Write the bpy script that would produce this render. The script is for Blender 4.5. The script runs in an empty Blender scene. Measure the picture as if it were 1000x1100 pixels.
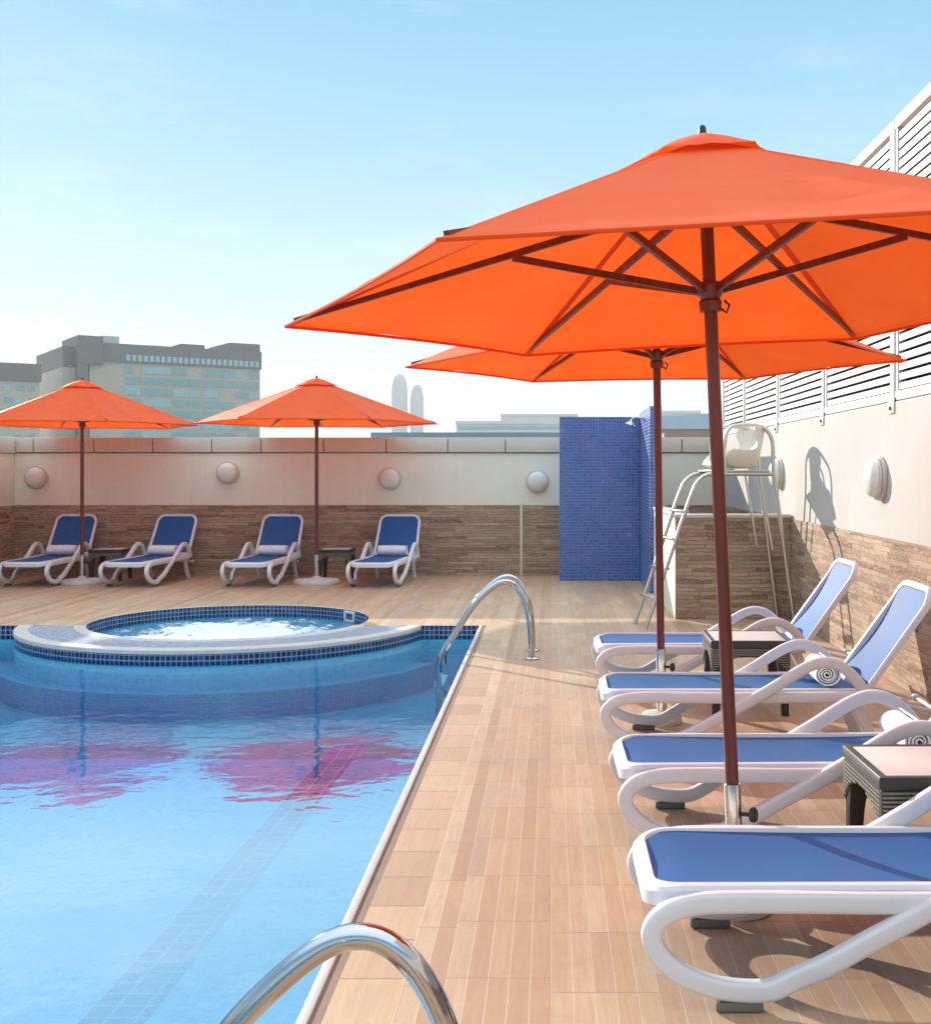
import bpy, bmesh, math, random
from mathutils import Vector, Matrix, noise
random.seed(7)
R = math.radians
scn = bpy.context.scene
col = scn.collection

# ------------------------------------------------------------------ node helpers
class G:
    def __init__(s, name):
        s.m = bpy.data.materials.new(name); s.m.use_nodes = True
        s.nt = s.m.node_tree; s.nt.nodes.clear()
        s.out = s.nt.nodes.new('ShaderNodeOutputMaterial')
    def n(s, t, **kw):
        x = s.nt.nodes.new(t)
        for k, v in kw.items(): setattr(x, k, v)
        return x
    def put(s, sock, v):
        if v is None: return
        if isinstance(v, bpy.types.NodeSocket): s.nt.links.new(v, sock)
        else:
            if sock.type == 'RGBA' and len(v) == 3: v = (*v, 1)
            sock.default_value = v
    def M(s, op, a, b=None, c=None):
        x = s.n('ShaderNodeMath', operation=op)
        for i, v in enumerate((a, b, c)): s.put(x.inputs[i], v)
        return x.outputs[0]
    def mix(s, f, a, b, blend='MIX'):
        x = s.n('ShaderNodeMix', data_type='RGBA', blend_type=blend)
        s.put(x.inputs[0], f); s.put(x.inputs[6], a); s.put(x.inputs[7], b)
        return x.outputs[2]
    def uv(s): return s.n('ShaderNodeTexCoord').outputs['UV']
    def obj(s): return s.n('ShaderNodeTexCoord').outputs['Object']
    def sep(s, v):
        x = s.n('ShaderNodeSeparateXYZ'); s.put(x.inputs[0], v); return x.outputs
    def comb(s, x=0., y=0., z=0.):
        k = s.n('ShaderNodeCombineXYZ')
        for i, v in enumerate((x, y, z)): s.put(k.inputs[i], v)
        return k.outputs[0]
    def noise(s, v, sc, det=2., rough=.5, dist=0.):
        x = s.n('ShaderNodeTexNoise'); s.put(x.inputs['Vector'], v)
        x.inputs['Scale'].default_value = sc; x.inputs['Detail'].default_value = det
        x.inputs['Roughness'].default_value = rough; x.inputs['Distortion'].default_value = dist
        return x.outputs[0]
    def white(s, v):
        x = s.n('ShaderNodeTexWhiteNoise', noise_dimensions='3D'); s.put(x.inputs['Vector'], v)
        return x.outputs[0]
    def ramp(s, f, stops, interp='LINEAR'):
        x = s.n('ShaderNodeValToRGB'); s.put(x.inputs[0], f)
        r = x.color_ramp; r.interpolation = interp
        while len(r.elements) < len(stops): r.elements.new(.5)
        for e, (p, c) in zip(r.elements, stops):
            e.position = p; e.color = (*c, 1) if len(c) == 3 else c
        return x.outputs[0]
    def mr(s, v, a, b, c=0., d=1.):
        x = s.n('ShaderNodeMapRange'); s.put(x.inputs[0], v)
        for i, k in enumerate((a, b, c, d)): x.inputs[i + 1].default_value = k
        return x.outputs[0]
    def bump(s, h, st=.3, dist=.01):
        x = s.n('ShaderNodeBump'); x.inputs['Strength'].default_value = st
        x.inputs['Distance'].default_value = dist; s.put(x.inputs['Height'], h)
        return x.outputs[0]
    def pbr(s, colr, rough=.5, metal=0., nrm=None, spec=.5, **kw):
        b = s.n('ShaderNodeBsdfPrincipled')
        s.put(b.inputs['Base Color'], colr); s.put(b.inputs['Roughness'], rough)
        b.inputs['Metallic'].default_value = metal
        b.inputs['Specular IOR Level'].default_value = spec
        for k, v in kw.items(): s.put(b.inputs[k.replace('_', ' ')], v)
        if nrm is not None: s.nt.links.new(nrm, b.inputs['Normal'])
        s.nt.links.new(b.outputs[0], s.out.inputs[0]); return b
    def line(s, t, w):          # 1 within w of an integer step
        f = s.M('FRACT', t); d = s.M('MINIMUM', f, s.M('SUBTRACT', 1., f))
        return s.M('LESS_THAN', d, w)

def simple(name, c, rough=.5, metal=0., var=.06, sc=6., bumpst=0., spec=.5):
    g = G(name)
    nz = g.noise(g.obj(), sc, 4., .6)
    c2 = tuple(max(0, k * (1 - 2.2 * var)) for k in c); c1 = tuple(min(1, k * (1 + var)) for k in c)
    colr = g.mix(nz, c2, c1)
    nm = g.bump(g.noise(g.obj(), sc * 14, 3.), bumpst, .004) if bumpst else None
    g.pbr(colr, rough if isinstance(rough, float) else .5, metal, nm, spec)
    return g.m

# ------------------------------------------------------------------ materials
def deck_mat():
    g = G('deck_tile'); x, y, _ = g.sep(g.uv())
    PW, TL = .066, .47
    pu = g.M('DIVIDE', x, PW)
    tc = g.M('FLOOR', g.M('DIVIDE', pu, 5.))
    off = g.M('MULTIPLY', g.white(g.comb(tc, 3., 1.)), .16)
    tv = g.M('DIVIDE', g.M('ADD', y, off), TL)
    pi_, ti = g.M('FLOOR', pu), g.M('FLOOR', tv)
    rnd = g.white(g.comb(pi_, ti, .5)); rnd2 = g.white(g.comb(tc, ti, 7.)); rnd3 = g.white(g.comb(pi_, 4., 2.))
    grain = g.noise(g.comb(g.M('MULTIPLY', x, 60.), g.M('MULTIPLY', y, 3.2), g.M('MULTIPLY', rnd, 9.)), 1., 5., .65, .6)
    t = g.M('ADD', g.M('MULTIPLY', rnd, .12), g.M('ADD', g.M('MULTIPLY', rnd3, .80), g.M('MULTIPLY', rnd2, .08)))
    base = g.ramp(t, [(.08, (.40, .25, .145)), (.26, (.55, .37, .22)), (.42, (.61, .43, .27)), (.56, (.50, .32, .19)), (.70, (.63, .47, .31)), (.84, (.48, .325, .21)), (.95, (.45, .365, .285))])
    base = g.mix(g.mr(grain, .3, .75, 0., .55), base, (.36, .20, .115))
    blot = g.noise(g.uv(), .9, 4., .6)
    base = g.mix(g.mr(blot, .5, .8, 0., .28), base, (.36, .24, .16))
    wear = g.noise(g.uv(), 7., 5., .7)
    base = g.mix(g.mr(wear, .55, .85, 0., .22), base, (.70, .52, .38))
    colr_ = g.white(g.comb(tc, 11., 3.))
    base = g.mix(g.mr(colr_, .0, 1., 0., .26), base, (.40, .225, .135))
    pl = g.line(pu, .035); jl = g.line(tv, .0065); tl = g.line(g.M('DIVIDE', pu, 5.), .011)
    base = g.mix(g.M('MULTIPLY', pl, .32), base, (.74, .56, .42))
    base = g.mix(g.M('MULTIPLY', g.M('MAXIMUM', jl, g.M('MULTIPLY', tl, .25)), .50), base, (.26, .15, .10))
    st = g.noise(g.uv(), 1.9, 6., .68, 1.5)
    base = g.mix(g.mr(st, .56, .70, 0., .30), base, (.30, .21, .145))
    h = g.M('SUBTRACT', g.M('MULTIPLY', grain, .35), g.M('MAXIMUM', jl, g.M('MULTIPLY', pl, .5)))
    g.pbr(base, g.mr(g.noise(g.uv(), 3., 4.), .3, .7, .42, .62), 0., g.bump(h, .35, .003), .35)
    return g.m

def border_mat():
    g = G('border_tile'); x, y, _ = g.sep(g.uv())
    tv = g.M('DIVIDE', y, .31); ti = g.M('FLOOR', tv)
    rnd = g.white(g.comb(ti, 1., 5.))
    grain = g.noise(g.comb(g.M('MULTIPLY', x, 50.), g.M('MULTIPLY', y, 3.), rnd), 1., 5., .6, .5)
    c = g.ramp(rnd, [(0., (.45, .29, .175)), (.5, (.57, .385, .235)), (1., (.52, .335, .20))])
    c = g.mix(g.mr(grain, .3, .75, 0., .4), c, (.33, .19, .11))
    c = g.mix(g.mr(g.noise(g.uv(), 5., 5., .7), .5, .8, 0., .35), c, (.40, .30, .22))
    jl = g.line(tv, .014)
    c = g.mix(g.M('MULTIPLY', jl, .7), c, (.22, .14, .10))
    g.pbr(c, .5, 0., g.bump(g.M('SUBTRACT', g.M('MULTIPLY', grain, .3), jl), .35, .003), .35)
    return g.m

def stone_mat():
    g = G('ledge_stone'); x, z, _ = g.sep(g.uv())
    wob = g.M('MULTIPLY', g.M('SUBTRACT', g.noise(g.comb(g.M('MULTIPLY', x, 5.), g.M('MULTIPLY', z, 9.), 0.), 1., 4.), .5), .036)
    zz = g.M('DIVIDE', g.M('ADD', z, wob), .042); row = g.M('FLOOR', zz)
    ro = g.white(g.comb(row, 2., 9.))
    xx = g.M('DIVIDE', g.M('ADD', x, g.M('MULTIPLY', ro, 3.1)), g.M('ADD', .26, g.M('MULTIPLY', ro, .3)))
    cell = g.M('FLOOR', xx)
    rnd = g.white(g.comb(cell, row, 1.)); rnd2 = g.white(g.comb(cell, row, 8.))
    c = g.ramp(rnd, [(0., (.17, .09, .055)), (.22, (.38, .235, .15)), (.42, (.46, .32, .215)), (.6, (.27, .18, .13)), (.8, (.54, .385, .26)), (1., (.34, .17, .10))])
    fine = g.noise(g.comb(g.M('MULTIPLY', x, 9.), g.M('MULTIPLY', z, 62.), 0.), 1., 7., .75, 1.2)
    c = g.mix(g.mr(fine, .42, .70, 0., .78), c, (.70, .53, .385))
    c = g.mix(g.mr(g.noise(g.uv(), 1.3, 3.), .45, .75, 0., .4), c, (.22, .15, .11))
    zf = g.M('FRACT', zz)
    jz = g.M('LESS_THAN', zf, .10); jx = g.line(xx, .012)
    j = g.M('MAXIMUM', jz, jx)
    c = g.mix(g.M('MULTIPLY', j, .42), c, (.15, .095, .065))
    sx = g.line(g.M('DIVIDE', x, .60), .006); sz = g.line(g.M('DIVIDE', z, .355), .01)
    c = g.mix(g.M('MULTIPLY', g.M('MAXIMUM', sx, sz), .5), c, (.42, .34, .27))
    h = g.M('SUBTRACT', g.M('ADD', g.M('MULTIPLY', rnd2, .8), g.M('MULTIPLY', fine, .55)), g.M('MULTIPLY', j, 1.0))
    g.pbr(c, .85, 0., g.bump(h, 1., .02), .25)
    return g.m

def mosaic(name, pitch, stops, grout, gw=.07, rough=.18, blot=0., spec=.5):
    g = G(name); x, y, _ = g.sep(g.uv())
    u, v = g.M('DIVIDE', x, pitch), g.M('DIVIDE', y, pitch)
    r1 = g.white(g.comb(g.M('FLOOR', u), g.M('FLOOR', v), 1.))
    if blot: r1 = g.M('ADD', g.M('MULTIPLY', r1, 1 - blot), g.M('MULTIPLY', g.mr(g.noise(g.uv(), 2.2, 3.), .3, .7), blot))
    c = g.ramp(r1, stops)
    ln = g.M('MAXIMUM', g.line(u, gw), g.line(v, gw))
    c2 = g.mix(ln, c, grout)
    tilt = g.M('MULTIPLY', r1, .4)
    g.pbr(c2, g.M('ADD', rough, g.M('MULTIPLY', ln, .5)), 0., g.bump(g.M('SUBTRACT', tilt, ln), .35, .003), spec)
    return g.m

def plaster(name, c, dirt):
    g = G(name); o = g.obj(); x, y, z = g.sep(o)
    a = g.noise(o, .8, 5., .65); b = g.noise(o, 90., 3., .6)
    streak = g.noise(g.comb(g.M('MULTIPLY', x, 5.), g.M('MULTIPLY', y, 5.), g.M('MULTIPLY', z, .35)), 1., 5., .6)
    k = g.mix(g.mr(a, .4, .75, 0., .45), c, dirt)
    k = g.mix(g.mr(streak, .52, .8, 0., .4), k, dirt)
    k = g.mix(g.mr(g.noise(o, 14., 4., .7), .55, .8, 0., .3), k, dirt)
    g.pbr(k, .85, 0., g.bump(b, .25, .004), .25)
    return g.m

def fabric_orange():
    g = G('orange_canvas'); u = g.uv()
    w = g.noise(u, 2.2, 5., .6)
    c = g.mix(g.mr(w, .3, .7), (.92, .100, .010), (.97, .135, .016))
    c = g.mix(g.mr(g.noise(u, 9., 5., .7), .55, .8, 0., .25), c, (.66, .20, .10))
    ux, uy, _ = g.sep(u)
    hem = g.M('MULTIPLY', g.M('GREATER_THAN', uy, 1.545), .22)
    st = g.line(g.M('DIVIDE', g.M('SUBTRACT', uy, 1.545), .2), .012)
    c = g.mix(g.M('MAXIMUM', hem, g.M('MULTIPLY', g.M('MULTIPLY', st, g.M('GREATER_THAN', uy, 1.5)), .5)), c, (.55, .06, .01))
    weave = g.noise(u, 420., 1.)
    fold = g.noise(u, 3.5, 3., .5, .4)
    nm = g.bump(g.M('ADD', g.M('MULTIPLY', fold, 1.), g.M('MULTIPLY', weave, .05)), .35, .03)
    d = g.pbr(c, .62, 0., nm, .2); d.inputs['Sheen Weight'].default_value = .12; d.inputs['Sheen Roughness'].default_value = .3; d.inputs['Sheen Tint'].default_value = (1., .8, .6, 1)
    t = g.n('ShaderNodeBsdfTranslucent'); g.put(t.inputs[0], g.mix(.5, c, (1., .115, .008)))
    g.nt.links.new(nm, t.inputs['Normal'])
    mx = g.n('ShaderNodeMixShader'); mx.inputs[0].default_value = .31
    g.nt.links.new(d.outputs[0], mx.inputs[1]); g.nt.links.new(t.outputs[0], mx.inputs[2])
    g.nt.links.new(mx.outputs[0], g.out.inputs[0]); return g.m

def sling_mat():
    g = G('blue_sling'); u = g.uv(); x, y, _ = g.sep(u)
    w = g.M('ADD', g.M('MULTIPLY', g.noise(u, 3., 5., .6), .6), g.M('MULTIPLY', g.noise(g.comb(g.M('MULTIPLY', x, 10.), g.M('MULTIPLY', y, 220.), 0.), 1., 2.), .4))
    c = g.mix(g.mr(w, .3, .75), (.009, .105, .36), (.015, .14, .43))
    wx = g.M('SINE', g.M('MULTIPLY', x, 1100.)); wy = g.M('SINE', g.M('MULTIPLY', y, 1100.))
    nm = g.bump(g.M('MULTIPLY', wx, wy), .2, .002)
    b = g.pbr(c, .55, 0., nm, .4); b.inputs['Sheen Weight'].default_value = .12
    b.inputs['Sheen Roughness'].default_value = .35; b.inputs['Sheen Tint'].default_value = (.55, .75, 1, 1)
    t = g.n('ShaderNodeBsdfTranslucent'); g.put(t.inputs[0], (.06, .18, .6, 1))
    mx = g.n('ShaderNodeMixShader'); mx.inputs[0].default_value = .22
    g.nt.links.new(b.outputs[0], mx.inputs[1]); g.nt.links.new(t.outputs[0], mx.inputs[2]); g.nt.links.new(mx.outputs[0], g.out.inputs[0])
    return g.m

def wood_mat():
    g = G('stained_wood'); x, y, z = g.sep(g.obj())
    gr = g.noise(g.comb(g.M('MULTIPLY', x, 40.), g.M('MULTIPLY', y, 40.), g.M('MULTIPLY', z, 2.)), 1., 5., .6, .8)
    c = g.ramp(gr, [(.25, (.09, .014, .007)), (.55, (.17, .026, .012)), (.8, (.24, .048, .022))])
    b = g.pbr(c, .32, 0., g.bump(gr, .15, .002), .5); b.inputs['Coat Weight'].default_value = .08
    return g.m

def water_mats():
    g = G('pool_water'); o = g.obj(); x, y, _ = g.sep(o)
    a = g.noise(g.comb(g.M('MULTIPLY', x, 1.0), g.M('MULTIPLY', y, 1.25), 0.), 1.5, 2., .5, .4)
    b = g.noise(g.comb(g.M('MULTIPLY', x, 1.), g.M('MULTIPLY', y, 1.15), 3.), 7., 2., .5, .3)
    c_ = g.noise(g.comb(x, y, 8.), 19., 2., .5, .2)
    h = g.M('ADD', g.M('MULTIPLY', a, .55), g.M('ADD', g.M('MULTIPLY', b, .15), g.M('MULTIPLY', c_, .03)))
    nm = g.bump(h, WAVE, .05)
    tr = g.n('ShaderNodeBsdfTransparent'); g.put(tr.inputs[0], (.93, .98, 1., 1))
    gl = g.n('ShaderNodeBsdfGlossy'); gl.inputs['Roughness'].default_value = .015; g.put(gl.inputs[0], (1, 1, 1, 1))
    g.nt.links.new(nm, gl.inputs['Normal'])
    mx = g.n('ShaderNodeMixShader'); g.put(mx.inputs[0], g.ramp(g.n('ShaderNodeLayerWeight').outputs['Facing'], [(.42, (.28,) * 3), (.56, (.46,) * 3), (.63, (.76,) * 3), (.70, (.78,) * 3), (.745, (.54,) * 3), (.80, (.17,) * 3), (1., (.15,) * 3)]))
    g.nt.links.new(tr.outputs[0], mx.inputs[1]); g.nt.links.new(gl.outputs[0], mx.inputs[2])
    g.nt.links.new(mx.outputs[0], g.out.inputs[0])
    g2 = G('pool_water_side'); t2 = g2.n('ShaderNodeBsdfTransparent'); g2.nt.links.new(t2.outputs[0], g2.out.inputs[0])
    for k in (g, g2):
        v = k.n('ShaderNodeVolumeAbsorption'); k.put(v.inputs[0], (.0, .80, .955, 1)); v.inputs[1].default_value = KABS
        k.nt.links.new(v.outputs[0], k.out.inputs[1])
    return g.m, g2.m

def foam_mat():
    g = G('spa_water_foam'); o = g.obj(); x, y, z = g.sep(o)
    n1 = g.noise(o, 5., 6., .7, 1.2); n2 = g.noise(o, 26., 4., .7)
    r = g.M('POWER', g.M('ADD', g.M('POWER', x, 2.), g.M('POWER', y, 2.)), .5)
    f = g.M('SUBTRACT', g.M('ADD', g.M('MULTIPLY', n1, .8), g.M('ADD', g.M('MULTIPLY', n2, .35), g.M('MULTIPLY', z, 5.))), g.M('MULTIPLY', r, .30))
    f = g.mr(f, .26, .42)
    c = g.mix(f, (.02, .22, .36), (.82, .88, .9))
    g.pbr(c, g.mr(f, 0., 1., .06, .6), 0., g.bump(g.M('ADD', n1, n2), .5, .03), .5)
    return g.m

def brushed(name, c, rough):
    g = G(name); n_ = g.noise(g.obj(), 30., 4.)
    g.pbr(c, g.mr(n_, .3, .7, rough * .9, rough * 1.15), 1.); return g.m

WAVE = .19; KABS = 1.45; SKYG = 1.
m_deck = deck_mat(); m_border = border_mat(); m_stone = stone_mat()
m_white_wall = plaster('white_render', (.53, .495, .455), (.43, .39, .35))
m_cream_wall = plaster('cream_render', (.84, .80, .66), (.72, .67, .54))
m_cap = plaster('coping_panel', (.70, .62, .51), (.56, .48, .39))
m_show = mosaic('blue_glass_mosaic', .043, [(0., (.010, .05, .19)), (.3, (.02, .105, .34)), (.55, (.04, .155, .44)), (.8, (.11, .10, .36)), (1., (.18, .32, .58))], (.20, .25, .40), .085, .16, .35)
m_band = mosaic('navy_waterline_tile', .048, [(0., (.006, .016, .06)), (.5, (.012, .035, .12)), (1., (.03, .08, .22))], (.26, .38, .50), .075, .12)
m_floor = mosaic('pale_pool_mosaic', .05, [(0., (.36, .66, .76)), (.5, (.41, .71, .80)), (1., (.46, .75, .83))], (.50, .78, .84), .05, 1., 0., 0.)
m_lane = mosaic('lane_tile', .11, [(0., (.12, .30, .46)), (1., (.16, .36, .52))], (.30, .58, .70), .06, 1., 0., 0.)
m_ringtop = mosaic('grey_blue_mosaic', .03, [(0., (.15, .21, .32)), (.5, (.22, .29, .40)), (1., (.34, .40, .48))], (.42, .45, .48), .09, .25)
m_ledge = mosaic('grey_mosaic', .03, [(0., (.30, .50, .58)), (1., (.38, .58, .66))], (.26, .44, .52), .09, 1., 0., 0.)
m_cop = simple('pale_coping', (.60, .56, .52), .4, 0., .1, 5., .2)
m_grout = simple('brown_joint', (.24, .145, .10), .7, 0., .15, 9., .2)
m_orange = fabric_orange(); m_sling = sling_mat(); m_wood = wood_mat()
m_plast = simple('white_resin', (.735, .725, .735), .38, 0., .035, 4., .05)
m_rubber = simple('dark_rubber', (.16, .145, .125), .8)
m_black = simple('black_plastic', (.015, .014, .014), .45)
m_chrome = brushed('polished_steel', (.50, .50, .51), .06)
m_steel = brushed('brushed_steel', (.60, .58, .55), .26)
m_conc = simple('white_concrete', (.62, .58, .53), .8, 0., .15, 8., .5)
m_table = simple('dark_wicker_resin', (.030, .026, .022), .5, 0., .15, 20., .1)
m_slat = simple('wicker_strip', (.20, .185, .15), .45, 0., .15, 25., .1)
m_top = simple('pale_table_top', (.74, .66, .62), .35, 0., .05, 5., .05)
m_towel = simple('white_terry', (.93, .92, .92), .95, 0., .05, 20., .6)
m_lamp = simple('frosted_lamp_glass', (.80, .75, .68), .3, 0., .05, 5.)
m_lampb = simple('lamp_base', (.62, .56, .48), .5)
m_fence = simple('white_powder_coat', (.64, .61, .58), .5, 0., .05, 3., .04)
m_back = simple('dark_backing', (.085, .07, .06), .9)  # dark colour for bolts and for the shade in fence and coping gaps
m_beige = simple('beige_fibreglass', (.78, .70, .58), .35, 0., .06, 4.)
m_alu = brushed('worn_aluminium', (.62, .58, .53), .35)
m_ground = simple('sandy_ground', (.42, .36, .28), .9, 0., .2, .02)

# ------------------------------------------------------------------ mesh helpers
class MB:
    def __init__(s):
        s.bm = bmesh.new(); s.uvl = s.bm.loops.layers.uv.new('UVMap'); s.keep = set()
    def box(s, x0, x1, y0, y1, z0, z1, bev=0., seg=2):
        b = bmesh.new(); bmesh.ops.create_cube(b, size=1.)
        for v in b.verts:
            v.co = Vector(((x0 + x1) / 2 + v.co.x * (x1 - x0), (y0 + y1) / 2 + v.co.y * (y1 - y0), (z0 + z1) / 2 + v.co.z * (z1 - z0)))
        if bev: bmesh.ops.bevel(b, geom=b.edges[:], offset=bev, segments=seg, affect='EDGES', profile=.5)
        s.merge(b); return s
    def merge(s, b, mtx=None):
        if mtx is not None: bmesh.ops.transform(b, matrix=mtx, verts=b.verts)
        mp = {v: s.bm.verts.new(v.co) for v in b.verts}
        for f in b.faces:
            try: s.bm.faces.new([mp[v] for v in f.verts])
            except ValueError: pass
        b.free()
    def face(s, pts, uvs=None, mi=0):
        f = s.bm.faces.new([s.bm.verts.new(p) for p in pts]); f.material_index = mi
        if uvs:
            for l, u in zip(f.loops, uvs): l[s.uvl].uv = u
            s.keep.add(f)
        return f
    def loft(s, rings, closed_ring=True, closed_path=False, caps=True):
        V = [[s.bm.verts.new(p) for p in r] for r in rings]; n = len(V[0])
        K = len(V) if closed_path else len(V) - 1
        for i in range(K):
            a, b = V[i], V[(i + 1) % len(V)]
            for j in range(n if closed_ring else n - 1):
                s.bm.faces.new((a[j], a[(j + 1) % n], b[(j + 1) % n], b[j]))
        if caps and closed_ring and not closed_path:
            s.bm.faces.new(list(reversed(V[0]))); s.bm.faces.new(V[-1])
        return s
    def tube(s, pts, r, seg=12, caps=True):
        pts = [Vector(p) for p in pts]; rings = []
        up = None
        for i, p in enumerate(pts):
            t = (pts[min(i + 1, len(pts) - 1)] - pts[max(i - 1, 0)]).normalized()
            if up is None:
                up = Vector((0, 0, 1)) if abs(t.z) < .9 else Vector((1, 0, 0))
            a = (up - t * up.dot(t)).normalized(); up = a; b = t.cross(a)
            rr = r[i] if isinstance(r, (list, tuple)) else r
            rings.append([p + (a * math.cos(k * 2 * math.pi / seg) + b * math.sin(k * 2 * math.pi / seg)) * rr for k in range(seg)])
        return s.loft(rings, caps=caps)
    def bar(s, p, q, w, h, up=(0, 0, 1), w2=None, h2=None):
        p, q = Vector(p), Vector(q); t = (q - p).normalized(); up = Vector(up)
        b = t.cross(up).normalized(); a = b.cross(t)
        rings = []
        for c, ww, hh in ((p, w, h), (q, w2 or w, h2 or h)):
            rings.append([c + b * sx * ww / 2 + a * sz * hh / 2 for sx, sz in ((-1, -1), (1, -1), (1, 1), (-1, 1))])
        return s.loft(rings)
    def lathe(s, prof, seg=32, mtx=None):
        b = MB(); rings = [[Vector((r * math.cos(k * 2 * math.pi / seg), r * math.sin(k * 2 * math.pi / seg), z)) for k in range(seg)] for r, z in prof]
        b.loft(rings); s.merge(b.bm, mtx); return s
    def prism(s, pts2, h0, h1, plane='XY'):
        f = {'XY': lambda a, b, c: (a, b, c), 'XZ': lambda a, b, c: (a, c, b), 'YZ': lambda a, b, c: (c, a, b)}[plane]
        s.loft([[Vector(f(a, b, h0)) for a, b in pts2], [Vector(f(a, b, h1)) for a, b in pts2]]); return s
    def build(s, name, mat, parent=None, smooth=True, loc=None, ang=35, fixn=True):
        bm = s.bm
        if fixn: bmesh.ops.recalc_face_normals(bm, faces=bm.faces)
        for f in bm.faces:
            if f in s.keep: continue
            n = f.normal; ax = max(range(3), key=lambda i: abs(n[i]))
            for l in f.loops:
                c = l.vert.co
                l[s.uvl].uv = (c.x, c.y) if ax == 2 else ((c.x, c.z) if ax == 1 else (c.y, c.z))
        me = bpy.data.meshes.new(name); bm.to_mesh(me); bm.free()
        for k in (mat if isinstance(mat, (list, tuple)) else [mat]): me.materials.append(k)
        if smooth:
            for p in me.polygons: p.use_smooth = True
            me.set_sharp_from_angle(angle=R(ang))
        o = bpy.data.objects.new(name, me); col.objects.link(o)
        if parent is not None: o.parent = parent
        if loc is not None: o.location = loc
        return o

def tag(o, label=None, cat=None, group=None, kind=None):
    for k, v in (('label', label), ('category', cat), ('group', group), ('kind', kind)):
        if v: o[k] = v
    return o
def empty(name, loc, label, cat, group=None, rz=0.):
    o = bpy.data.objects.new(name, None); col.objects.link(o); o.location = loc; o.rotation_euler.z = rz
    o.empty_display_size = .2
    return tag(o, label, cat, group)
def copy_tree(o, parent=None):
    c = o.copy(); col.objects.link(c)
    if parent is not None: c.parent = parent
    for ch in list(o.children): copy_tree(ch, c)
    return c
def smooth_path(pts, n=10):
    P = [Vector(p) for p in pts]; out = []
    for i in range(len(P) - 1):
        a, b, c, d = P[max(i - 1, 0)], P[i], P[i + 1], P[min(i + 2, len(P) - 1)]
        for k in range(n):
            t = k / n
            out.append(.5 * ((2 * b) + (c - a) * t + (2 * a - 5 * b + 4 * c - d) * t * t + (3 * b - a - 3 * c + d) * t ** 3))
    out.append(P[-1]); return out
def rrect(x0, x1, y0, y1, r, n=8):
    if not isinstance(r, (tuple, list)): r = (r,) * 4       # corners: x1y1, x0y1, x0y0, x1y0
    out = []
    for (cx, cy, a0, rr) in ((x1, y1, 0, r[0]), (x0, y1, 90, r[1]), (x0, y0, 180, r[2]), (x1, y0, 270, r[3])):
        ox = cx - rr if cx == x1 else cx + rr; oy = cy - rr if cy == y1 else cy + rr
        for k in range(n + 1):
            a = R(a0 + 90 * k / n); out.append((ox + rr * math.cos(a), oy + rr * math.sin(a)))
    return out

# ------------------------------------------------------------------ setting: deck, pool
BX, LX, BY, PX, PY = 2.59, -8.16, 18.0, -.74, 12.17       # right wall, left wall, back wall, pool edge, pool far edge
PXL, PY0 = -7.1, -2.0
CX, CY, RI, RO = -3.405, 12.59, 1.45, 2.10                # spa
WZ = -.10
a_in = math.asin((PY - CY) / RI)                          # inner circle meets the pool's far edge
a_out = math.asin((PY - CY) / RO)
arc = lambda r, a0, a1, n=64: [(CX + r * math.cos(a0 + (a1 - a0) * k / n), CY + r * math.sin(a0 + (a1 - a0) * k / n)) for k in range(n + 1)]

d = MB()
DX = PX + .075
d.face([(DX + .2, -6, 0), (BX + .2, -6, 0), (BX + .2, BY + .1, 0), (DX + .2, BY + .1, 0)])
d.face([(LX - .1, -6, 0), (PXL - .04, -6, 0), (PXL - .04, BY + .1, 0), (LX - .1, BY + .1, 0)])
d.face([(PXL - .04, -6, 0), (DX + .2, -6, 0), (DX + .2, PY0 - .04, 0), (PXL - .04, PY0 - .04, 0)])
far = [(PXL - .04, PY + .0)] + arc(RI, math.pi - a_in, a_in, 72) + [(DX + .2, PY), (DX + .2, BY + .1), (PXL - .04, BY + .1)]
d.face([(x, y, 0) for x, y in far])
for f in d.bm.faces: f.normal_update()
tag(d.build('pool_deck', m_deck, smooth=False), kind='structure')
d = MB(); d.face([(DX, PY0 - .04, .0), (DX + .2, PY0 - .04, .0), (DX + .2, PY, .0), (DX, PY, .0)])
tag(d.build('pool_border_path', m_border, smooth=False), kind='structure')
d = MB()
d.box(PX + .036, DX, PY0 - .04, PY, -.05, -.006)
tag(d.build('pool_joint_path', m_grout, smooth=False), kind='structure')
d = MB()
d.box(PX, PX + .036, PY0 - .04, PY - .003, -.06, .004, .008)
tag(d.build('pool_edge_kerb', m_cop), kind='structure')
# pool floor / walls
FZ = -.62
FS = [(PY0, -.40), (3.2, -.40), (9.0, -.60), (PY, -.62)]            # floor slopes from the shallow end to the deep end
def fz(y):
    for (a, za), (b, zb) in zip(FS[:-1], FS[1:]):
        if y <= b: return za + (zb - za) * (y - a) / (b - a)
    return FS[-1][1]
d = MB()
for (a, za), (b, zb) in zip(FS[:-1], FS[1:]): d.face([(PXL, a, za), (PX + .004, a, za), (PX + .004, b, zb), (PXL, b, zb)])
tag(d.build('pool_floor', m_floor, smooth=False), kind='structure')
d = MB()
for (x0, y0, x1, y1) in ((PXL, PY + .002, CX - RO * math.cos(a_out), PY + .002), (CX + RO * math.cos(a_out), PY + .002, PX + .004, PY + .002), (PXL, PY0, PXL, PY), (PX + .004, PY, PX + .004, PY0), (PX, PY0, PXL, PY0)):
    L = math.hypot(x1 - x0, y1 - y0)
    zt = 0 if x0 != x1 else -.05
    d.face([(x0, y0, FZ - .03), (x1, y1, FZ - .03), (x1, y1, -.15), (x0, y0, -.15)], [(0, FZ), (L, FZ), (L, -.15), (0, -.15)], 1)
    d.face([(x0, y0, -.15), (x1, y1, -.15), (x1, y1, zt), (x0, y0, zt)], [(0, -.15), (L, -.15), (L, 0), (0, 0)], 0)
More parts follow.
